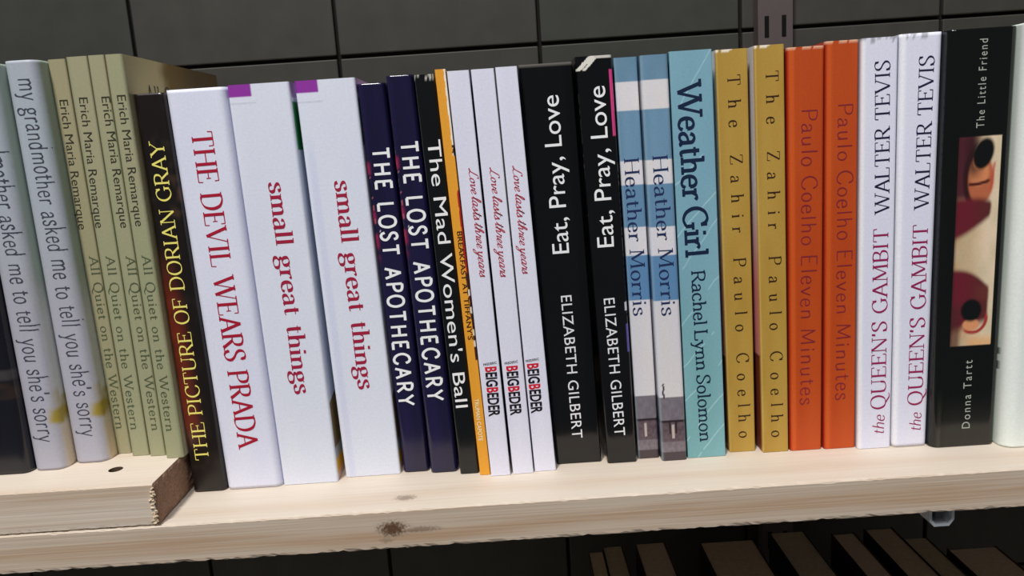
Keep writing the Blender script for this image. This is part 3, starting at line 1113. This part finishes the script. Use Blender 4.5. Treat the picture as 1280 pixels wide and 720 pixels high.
# ------------------------------------------------------------------ the books, metres: front y, base z, height, corner radius, x left/right at the foot, x left/right at the head
BOOKS = {
'dark': (0.02378, 0.02050, 0.1913, 0.0035, -0.26714, -0.23932, -0.26702, -0.23999),
'granA': (0.02592, 0.02050, 0.1922, 0.0050, -0.23912, -0.22281, -0.23979, -0.22380),
'granB': (0.03231, 0.02050, 0.1932, 0.0050, -0.22261, -0.20546, -0.22360, -0.20810),
'aq1': (0.04200, 0.02050, 0.1939, 0.0008, -0.20526, -0.19838, -0.20790, -0.19968),
'aq2': (0.03754, 0.02050, 0.1939, 0.0008, -0.19583, -0.18732, -0.19690, -0.18729),
'aq3': (0.03558, 0.02050, 0.1937, 0.0008, -0.18599, -0.17833, -0.18600, -0.17853),
'aq4': (0.03107, 0.02050, 0.1930, 0.0015, -0.17620, -0.16737, -0.17632, -0.16832),
'dorian': (0.03517, 0.00000, 0.1958, 0.0025, -0.16717, -0.15031, -0.16812, -0.15362),
'devil': (0.03551, 0.00000, 0.1966, 0.0035, -0.15011, -0.12211, -0.15342, -0.12542),
'sgt1': (0.03668, 0.00000, 0.1971, 0.0012, -0.12175, -0.09424, -0.12499, -0.09641),
'sgt2': (0.04137, 0.00000, 0.1974, 0.0012, -0.09119, -0.06314, -0.09505, -0.06671),
'la1': (0.04256, 0.00000, 0.1943, 0.0025, -0.06174, -0.04838, -0.06651, -0.05328),
'la2': (0.03964, 0.00000, 0.1969, 0.0025, -0.04747, -0.03356, -0.05222, -0.03945),
'mwb': (0.03580, 0.00000, 0.1961, 0.0012, -0.03221, -0.02275, -0.03861, -0.02925),
'bt': (0.03310, 0.00000, 0.1977, 0.0004, -0.02215, -0.01701, -0.02865, -0.02378),
'l1': (0.03094, 0.00000, 0.1964, 0.0005, -0.01659, -0.00690, -0.02301, -0.01301),
'l2': (0.03175, 0.00000, 0.1965, 0.0005, -0.00559, 0.00467, -0.01214, -0.00171),
'l3': (0.03305, 0.00000, 0.1969, 0.0005, 0.00540, 0.01600, -0.00100, 0.00892),
'epl1': (0.04012, 0.00000, 0.1978, 0.0012, 0.01686, 0.03982, 0.00981, 0.03487),
'epl2': (0.03690, 0.00000, 0.1995, 0.0015, 0.04250, 0.05733, 0.03592, 0.05283),
'hm1': (0.04021, 0.00000, 0.1982, 0.0010, 0.05866, 0.06931, 0.05409, 0.06509),
'hm2': (0.03537, 0.00000, 0.1981, 0.0015, 0.06985, 0.08243, 0.06561, 0.07834),
'wg': (0.03693, 0.00000, 0.1991, 0.0005, 0.08323, 0.10234, 0.07928, 0.09901),
'z1': (0.04084, 0.00000, 0.1988, 0.0008, 0.10552, 0.11865, 0.10179, 0.11676),
'z2': (0.03765, 0.00000, 0.1993, 0.0008, 0.12150, 0.13446, 0.11892, 0.13274),
'em1': (0.03739, 0.00000, 0.1974, 0.0015, 0.13545, 0.15129, 0.13398, 0.15141),
'em2': (0.03684, 0.00000, 0.1990, 0.0012, 0.15222, 0.16799, 0.15166, 0.16700),
'qg1': (0.03409, 0.00000, 0.1990, 0.0015, 0.16819, 0.18473, 0.16720, 0.18404),
'qg2': (0.03345, 0.00000, 0.1997, 0.0025, 0.18551, 0.20250, 0.18493, 0.20418),
'lf': (0.02942, 0.00000, 0.1997, 0.0040, 0.20270, 0.23466, 0.20438, 0.23671),
'pale': (0.02348, 0.00000, 0.2004, 0.0060, 0.23486, 0.26065, 0.23691, 0.26180),
}
TEXTS = [
('granB', "my grandmother asked me to tell you she's sorry", 'hand', -0.21728, 0.20553, -0.21600, 0.03429, 0.00870, 'ink'),
('granA', "my grandmother asked me to tell you she's sorry", 'hand', -0.23251, 0.20464, -0.23331, 0.03511, 0.00855, 'ink'),
('aq1', 'Erich Maria Remarque', 'sans', -0.20534, 0.19604, -0.20621, 0.13519, 0.00391, 'aqd'),
('aq2', 'Erich Maria Remarque', 'sans', -0.19379, 0.19615, -0.19576, 0.13575, 0.00394, 'aqd'),
('aq3', 'Erich Maria Remarque', 'sans', -0.18252, 0.19568, -0.18292, 0.13511, 0.00392, 'aqd'),
('aq4', 'Erich Maria Remarque', 'sans', -0.17320, 0.19554, -0.17374, 0.13573, 0.00387, 'aqd'),
('aq1', 'All Quiet on the Western', 'type', -0.20351, 0.12215, -0.20392, 0.03395, 0.00415, 'aqg'),
('aq2', 'All Quiet on the Western', 'type', -0.19316, 0.12210, -0.19436, 0.03454, 0.00411, 'aqg'),
('aq3', 'All Quiet on the Western', 'type', -0.18271, 0.12168, -0.18310, 0.03408, 0.00409, 'aqg'),
('aq4', 'All Quiet on the Western', 'type', -0.17299, 0.12206, -0.17395, 0.03473, 0.00404, 'aqg'),
('dorian', 'THE PICTURE OF DORIAN GRAY', 'serifthin', -0.15678, 0.01700, -0.15692, 0.17427, 0.00675, 'yellow'),
('devil', 'THE DEVIL WEARS PRADA', 'serif', -0.14383, 0.17707, -0.14134, 0.02107, 0.00983, 'red'),
('sgt1', 'small great things', 'serif', -0.11118, 0.15180, -0.11057, 0.04738, 0.00850, 'red2'),
('sgt2', 'small great things', 'serif', -0.08116, 0.15034, -0.07997, 0.04624, 0.00861, 'red2'),
('la1', 'THE LOST APOTHECARY', 'din', -0.06203, 0.16415, -0.06080, 0.03567, 0.00765, 'white'),
('la2', 'THE LOST APOTHECARY', 'din', -0.04793, 0.16623, -0.04574, 0.03815, 0.00778, 'white'),
('mwb', "The Mad Women's Ball", 'sans2', -0.03491, 0.16630, -0.03170, 0.03514, 0.00597, 'white'),
('bt', "BREAKFAST AT TIFFANY'S", 'bold', -0.02429, 0.12310, -0.02298, 0.07009, 0.00238, 'choc'),
('bt', 'TRUMAN CAPOTE', 'sans', -0.02210, 0.03996, -0.02151, 0.01827, 0.00198, 'cream'),
('l1', 'Love lasts three years', 'script', -0.01648, 0.15248, -0.01486, 0.10070, 0.00413, 'red3'),
('l2', 'Love lasts three years', 'script', -0.00667, 0.15218, -0.00519, 0.09991, 0.00414, 'red3'),
('l3', 'Love lasts three years', 'script', 0.00397, 0.15218, 0.00539, 0.10053, 0.00416, 'red3'),
('l1', 'BEIGBEDER', 'cond', -0.01573, 0.05651, -0.01558, 0.03117, 0.00567, 'black'),
('l2', 'BEIGBEDER', 'cond', -0.00544, 0.05597, -0.00495, 0.03076, 0.00568, 'black'),
('l3', 'BEIGBEDER', 'cond', 0.00475, 0.05611, 0.00536, 0.03062, 0.00570, 'black'),
('l1', 'FREDERIC', 'bold', -0.01627, 0.05715, -0.00979, 0.05791, 0.00117, 'black'),
('l2', 'FREDERIC', 'bold', -0.00597, 0.05681, 0.00051, 0.05758, 0.00117, 'black'),
('l3', 'FREDERIC', 'bold', 0.00441, 0.05694, 0.01092, 0.05771, 0.00117, 'black'),
('epl1', 'Eat, Pray, Love', 'sans2', 0.02882, 0.10842, 0.02766, 0.18325, 0.00801, 'white'),
('epl2', 'Eat, Pray, Love', 'sans2', 0.05025, 0.11054, 0.04913, 0.18583, 0.00793, 'white'),
('epl1', 'ELIZABETH GILBERT', 'sansthin', 0.02360, 0.08737, 0.02550, 0.01350, 0.00518, 'offwhite'),
('epl2', 'ELIZABETH GILBERT', 'sansthin', 0.04412, 0.08522, 0.04664, 0.01455, 0.00526, 'offwhite'),
('hm1', 'Heather Morris', 'serif2', 0.05719, 0.15168, 0.05891, 0.07489, 0.00697, 'navy'),
('hm2', 'Heather Morris', 'serif2', 0.06984, 0.15225, 0.07198, 0.07507, 0.00708, 'navy'),
('wg', 'Weather Girl', 'slab', 0.08257, 0.18584, 0.08456, 0.10279, 0.01116, 'navy2'),
('wg', 'Rachel Lynn Solomon', 'slab2', 0.08710, 0.09595, 0.08945, 0.00856, 0.00652, 'navy2'),
('z1', '*The Zahir Paulo Coelho', 'serif2', 0.10709, 0.18710, 0.11040, 0.00728, 0.00606, 'brownblack'),
('z2', '*The Zahir Paulo Coelho', 'serif2', 0.12406, 0.18791, 0.12587, 0.00744, 0.00601, 'brownblack'),
('em1', 'Paulo Coelho Eleven Minutes', 'quirk', 0.14092, 0.16865, 0.14034, 0.02432, 0.00737, 'plum'),
('em2', 'Paulo Coelho Eleven Minutes', 'quirk', 0.15756, 0.17011, 0.15778, 0.02581, 0.00716, 'plum'),
('qg1', 'WALTER TEVIS', 'serifthin', 0.18133, 0.11770, 0.18016, 0.18863, 0.00692, 'navy3'),
('qg2', 'WALTER TEVIS', 'serifthin', 0.19965, 0.11863, 0.20023, 0.18941, 0.00690, 'navy3'),
('qg1', "QUEEN'S GAMBIT", 'serifthin', 0.18144, 0.02050, 0.18109, 0.11102, 0.00722, 'mag'),
('qg2', "QUEEN'S GAMBIT", 'serifthin', 0.19944, 0.02156, 0.19967, 0.11177, 0.00720, 'mag'),
('qg1', 'the', 'ital', 0.18090, 0.00793, 0.18110, 0.01760, 0.00580, 'mag'),
('qg2', 'the', 'ital', 0.19902, 0.00860, 0.19915, 0.01782, 0.00579, 'mag'),
('lf', 'The Little Friend', 'sansp', 0.22208, 0.15533, 0.22216, 0.19493, 0.00365, 'grey'),
('lf', 'Donna Tartt', 'sansp', 0.22129, 0.00940, 0.22125, 0.04428, 0.00393, 'grey'),
]

LAB = {
 'dark': ('black book with a faint pale band, at the left edge on the short board', None),
 'granA': ('pale grey-blue book with thin handwritten lettering, beside the black book on the short board', 'pale books with handwritten lettering'),
 'granB': ('pale grey-blue book with thin handwritten lettering, touching the thin sage-green books', 'pale books with handwritten lettering'),
 'aq1': ('thin sage-green book, first of four, beside the pale handwritten-lettered book', 'thin sage-green books on the short board'),
 'aq2': ('thin sage-green book, second of four from the left on the short board', 'thin sage-green books on the short board'),
 'aq3': ('thin sage-green book, third of four from the left on the short board', 'thin sage-green books on the short board'),
 'aq4': ('thin sage-green book, rightmost of four, its tan front cover showing behind the yellow-lettered book', 'thin sage-green books on the short board'),
 'dorian': ('black and dark red book with tall yellow capital letters, beside the sawn board end', None),
 'devil': ('thick white book with large dark red capital letters', None),
 'sgt1': ('thick white book with small red letters, touching the white book with red capitals', 'thick white books with a purple corner mark'),
 'sgt2': ('thick white book with small red letters, touching the first navy book', 'thick white books with a purple corner mark'),
 'la1': ('navy blue book with white capitals, shorter, touching the thick white book', 'navy books with white capitals'),
 'la2': ('navy blue book with white capitals, touching the slim black book', 'navy books with white capitals'),
 'mwb': ('slim black book with white letters beside the thin orange-yellow booklet', None),
 'bt': ('very thin orange-yellow booklet with brown capitals and worn edge', None),
 'l1': ('slim white book with pink script, touching the orange-yellow booklet', 'slim white books with pink script'),
 'l2': ('slim white book with pink script, middle of its three', 'slim white books with pink script'),
 'l3': ('slim white book with pink script, touching the wide black book', 'slim white books with pink script'),
 'epl1': ('wide black book with white lettering and an undamaged top, right of the slim white books', 'black books with white lettering'),
 'epl2': ('black book with torn top corner and pink strip, white lettering', 'black books with white lettering'),
 'hm1': ('narrower blue and white banded book, touching the black book with the torn corner', 'blue and white banded books'),
 'hm2': ('wider blue and white banded book, touching the teal book', 'blue and white banded books'),
 'wg': ('teal book with pale lightning streaks and navy lettering', None),
 'z1': ('mustard yellow book with widely spaced dark letters, beside the teal book', 'mustard books with spaced letters'),
 'z2': ('mustard yellow book with pinkish side showing, beside the orange books', 'mustard books with spaced letters'),
 'em1': ('bright orange book with faint purple letters, beside the mustard book', 'orange books with faint letters'),
 'em2': ('bright orange book with faint purple letters, touching the white book with magenta lettering', 'orange books with faint letters'),
 'qg1': ('white book with navy and magenta capitals, touching the orange book', 'white books with navy and magenta capitals'),
 'qg2': ('white book with navy and magenta capitals, touching the wide black book with eyes', 'white books with navy and magenta capitals'),
 'lf': ('wide black book with a photograph of two eyes on its spine', None),
 'pale': ('pale green-white book with a small dark sprig, at the right edge of the shelf', None),
}
m_pages = plain('page_edges', (0.62, 0.56, 0.46), 0.85, 0.1, 0.12, 800.0)
m_pages_w = plain('page_edges_white', (0.76, 0.73, 0.68), 0.85, 0.1, 0.08, 800.0)


def outline(w, depth, r, nu):
    """open path round the cover, left board -> spine -> right board: (x, y, side, u, d)"""
    P = []
    for d in (depth, .1, .085, .07, .058, .05, .045, .04, .035, .03, .024, .018, .013, .009, .006, .003):
        if d > r + 0.0004 and d <= depth:
            P.append((0.0, d, 'L', 0.0, d))
    na = max(2, int(r * 1500) + 2)
    for k in range(na + 1):
        a = math.pi / 2 * k / na
        x, y = r - r * math.cos(a), r - r * math.sin(a)
        P.append((x, y, 'S', x / w, y))
    for k in range(1, nu):
        x = r + (w - 2 * r) * k / nu
        P.append((x, 0.0, 'S', x / w, 0.0))
    for k in range(na + 1):
        a = math.pi / 2 * k / na
        x, y = w - r + r * math.sin(a), r - r * math.cos(a)
        P.append((x, y, 'S', x / w, y))
    for d in (.003, .006, .009, .013, .018, .024, .03, .035, .04, .045, .05, .058, .07, .085, .1, depth):
        if d > r + 0.0004 and d <= depth:
            P.append((w, d, 'R', 1.0, d))
    return P


def make_book(key, y, bz, H, r, xbl, xbr, xtl, xtr, depth):
    z0 = bz + 0.0002
    cx = (xbl + xbr) / 2
    root = empty('book', (cx, y, z0))
    lab, grp = LAB[key]
    tag(root, lab, 'book', grp)
    root['k'] = key
    H = H - 0.0002
    nu, nv = RES.get(key, (14, 120))
    w0 = ((xbr - xbl) + (xtr - xtl)) / 2
    r = min(r, w0 * 0.42)
    th = 0.00035
    P = outline(w0, depth, r, nu)
    Pi = []
    for (x, yy, s, u, d) in P:      # inner path, offset into the book
        Pi.append((min(max(x, th), w0 - th), max(yy, th + (0 if s != 'S' else 0)), s, u, d))
    Pi = []
    n = len(P)
    for i in range(n):
        a, b = P[max(0, i - 1)], P[min(n - 1, i + 1)]
        dx, dy = b[0] - a[0], b[1] - a[1]
        l = math.hypot(dx, dy) or 1
        Pi.append((P[i][0] - dy / l * th, P[i][1] + dx / l * th))
    vs, fs, cols = [], [], []
    fn = PRN[key]

    def put(x, yy, v):
        a = xbl + (xtl - xbl) * v
        b = xbr + (xtr - xbr) * v
        return (a + (b - a) * x / w0 - cx, yy, H * v)
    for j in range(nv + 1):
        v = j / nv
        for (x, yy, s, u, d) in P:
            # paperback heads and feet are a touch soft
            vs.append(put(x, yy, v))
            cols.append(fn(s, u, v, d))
    for j in range(nv):
        for i in range(n - 1):
            a = j * n + i
            fs.append((a, a + 1, a + n + 1, a + n))
    o1 = len(vs)
    edge = K(200, 196, 186)
    for v in (0.0, 1.0):
        for (x, yy) in Pi:
            vs.append(put(x, yy, v))
            cols.append(edge)
    top = nv * n
    for i in range(n - 1):
        fs.append((o1 + i + 1, o1 + i, o1 + n + i, o1 + n + i + 1))      # inside
        fs.append((i + 1, i, o1 + i, o1 + i + 1))                        # foot rim
        fs.append((top + i, top + i + 1, o1 + n + i + 1, o1 + n + i))    # head rim
    for i in (0, n - 1):
        fs.append((i, o1 + i, o1 + n + i, top + i) if i else (o1, 0, top, o1 + n))
    me = bpy.data.meshes.new('cover')
    me.from_pydata(vs, [], fs)
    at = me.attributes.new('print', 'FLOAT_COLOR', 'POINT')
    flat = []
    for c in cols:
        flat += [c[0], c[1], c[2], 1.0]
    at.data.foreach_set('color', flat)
    me.update()
    g = GLOSS.get(key)
    if g is not None:
        mat = printed('gloss_card_%.2f' % g, g, 0.6, 0.05)
    else:
        mat = printed('matt_card', 0.48, 0.4, 0.03)
    if r > 0.002:
        for p in me.polygons[:nv * (n - 1)]:
            p.use_smooth = True
    link_mesh('cover', me, mat, root)
    # page block
    q = 0.0006
    pv = []
    for v, dz in ((0.0, 0.0006), (1.0, -0.0012)):
        for (x, yy) in ((q, r + 0.0005), (w0 - q, r + 0.0005), (w0 - q, depth - 0.0012), (q, depth - 0.0012)):
            p = put(x, yy, v)
            pv.append((p[0], p[1], p[2] + dz))
    pydata('page_block', pv, [(3, 2, 1, 0), (4, 5, 6, 7), (0, 1, 5, 4), (1, 2, 6, 5), (2, 3, 7, 6), (3, 0, 4, 7)], m_pages_w if key[0] in 'deszq' else m_pages, root)
    return root


ROOT = {}
for k, b in BOOKS.items():
    ROOT[k] = make_book(k, *b, depth=0.120 if k[:2] == 'aq' else (0.128 + 0.006 * hsh(b[0] * 999)))

AUTHOR = {'Erich Maria Remarque', 'TRUMAN CAPOTE', 'BEIGBEDER', 'FREDERIC', 'ELIZABETH GILBERT', 'Heather Morris', 'Rachel Lynn Solomon', 'WALTER TEVIS', 'Donna Tartt'}
for n, (k, txt, sty, x0, z0, x1, z1, cap, ink) in enumerate(TEXTS):
    lettering('author_lettering' if txt in AUTHOR else 'title_lettering', ROOT[k], txt, sty, x0, z0, x1, z1, cap, ink, BOOKS[k][0],
              (1 if k == 'z1' else 2) if txt[0] == '*' else n + 11)

for q in ROOT.values():
    del q['k']

# title on the front board of the last sage-green book, seen edge-on over its neighbour
rt = ROOT['aq4']
vs, fs = stroke_text('All Quiet', 'type', 5)
y_, bz_, H_, r_, a0, a1, a2, a3 = BOOKS['aq4']
out = []
for (a, b, l) in vs:
    yy = 0.020 + a * 0.0009
    zz = 0.1705 + b * 0.0010
    v = zz / H_
    out.append((a1 + (a3 - a1) * v - rt.location.x + 0.00008 + l * 0.000004, yy, zz))
pydata('cover_lettering', out, fs, MATS['ink_aqd'], rt)

# ------------------------------------------------------------------ books standing on the shelf below, only their shaded heads show
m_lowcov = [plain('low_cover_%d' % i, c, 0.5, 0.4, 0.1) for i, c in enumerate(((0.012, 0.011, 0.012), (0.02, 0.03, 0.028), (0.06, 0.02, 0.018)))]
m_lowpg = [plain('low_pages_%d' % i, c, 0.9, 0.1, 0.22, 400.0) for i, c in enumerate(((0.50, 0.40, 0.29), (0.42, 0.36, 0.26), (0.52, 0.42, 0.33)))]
LOW = [  # x left/right, back y, label
 (.0420, .0515, .176, 'narrow shaded book top under the shelf, leftmost of the row below'),
 (.0528, .0660, .184, 'narrow shaded book top under the shelf, right next to the leftmost one'),
 (.0768, .0968, .187, 'medium shaded book top under the shelf, left of the widest gap'),
 (.1215, .1585, .179, 'widest shaded book top under the shelf, below the teal book'),
 (.1740, .1975, .188, 'shaded book top under the shelf, just right of the widest one'),
 (.2165, .2318, .182, 'slanting narrow shaded book top under the shelf, below the white bracket'),
 (.2398, .2588, .182, 'shaded book top under the shelf, right of the one below the bracket'),
 (.2605, .2760, .168, 'shaded book top under the shelf, second from the right'),
 (.2830, .3150, .152, 'wide shaded book top under the shelf at the right corner'),
]
for i, (x0, x1, yb, lab) in enumerate(LOW):
    t = empty('book', ((x0 + x1) / 2, yb, -0.325))
    tag(t, lab, 'book', 'shaded books on the shelf below')
    w = (x1 - x0) / 2
    h = 0.2 - 0.001 * (i % 3)
    dp = 0.125
    # cover: two boards and a spine as one folded sheet
    bm = bmesh.new()
    for (a, b, c, d) in ((-w - .0004, -w, -dp, 0), (w, w + .0004, -dp, 0), (-w - .0004, w + .0004, -dp - .0006, -dp)):
        r = bmesh.ops.create_cube(bm, size=1.0)
        for v in r['verts']:
            v.co = Vector((a + (v.co.x + .5) * (b - a), c + (v.co.y + .5) * (d - c), 0.0002 + (v.co.z + .5) * h))
    bm_obj('cover', bm, m_lowcov[i % 3], t)
    bm_obj('page_block', box_bm(-w + .0002, w - .0002, -dp + .0003, -.001, .001, h - .0008), m_lowpg[i % 3], t)
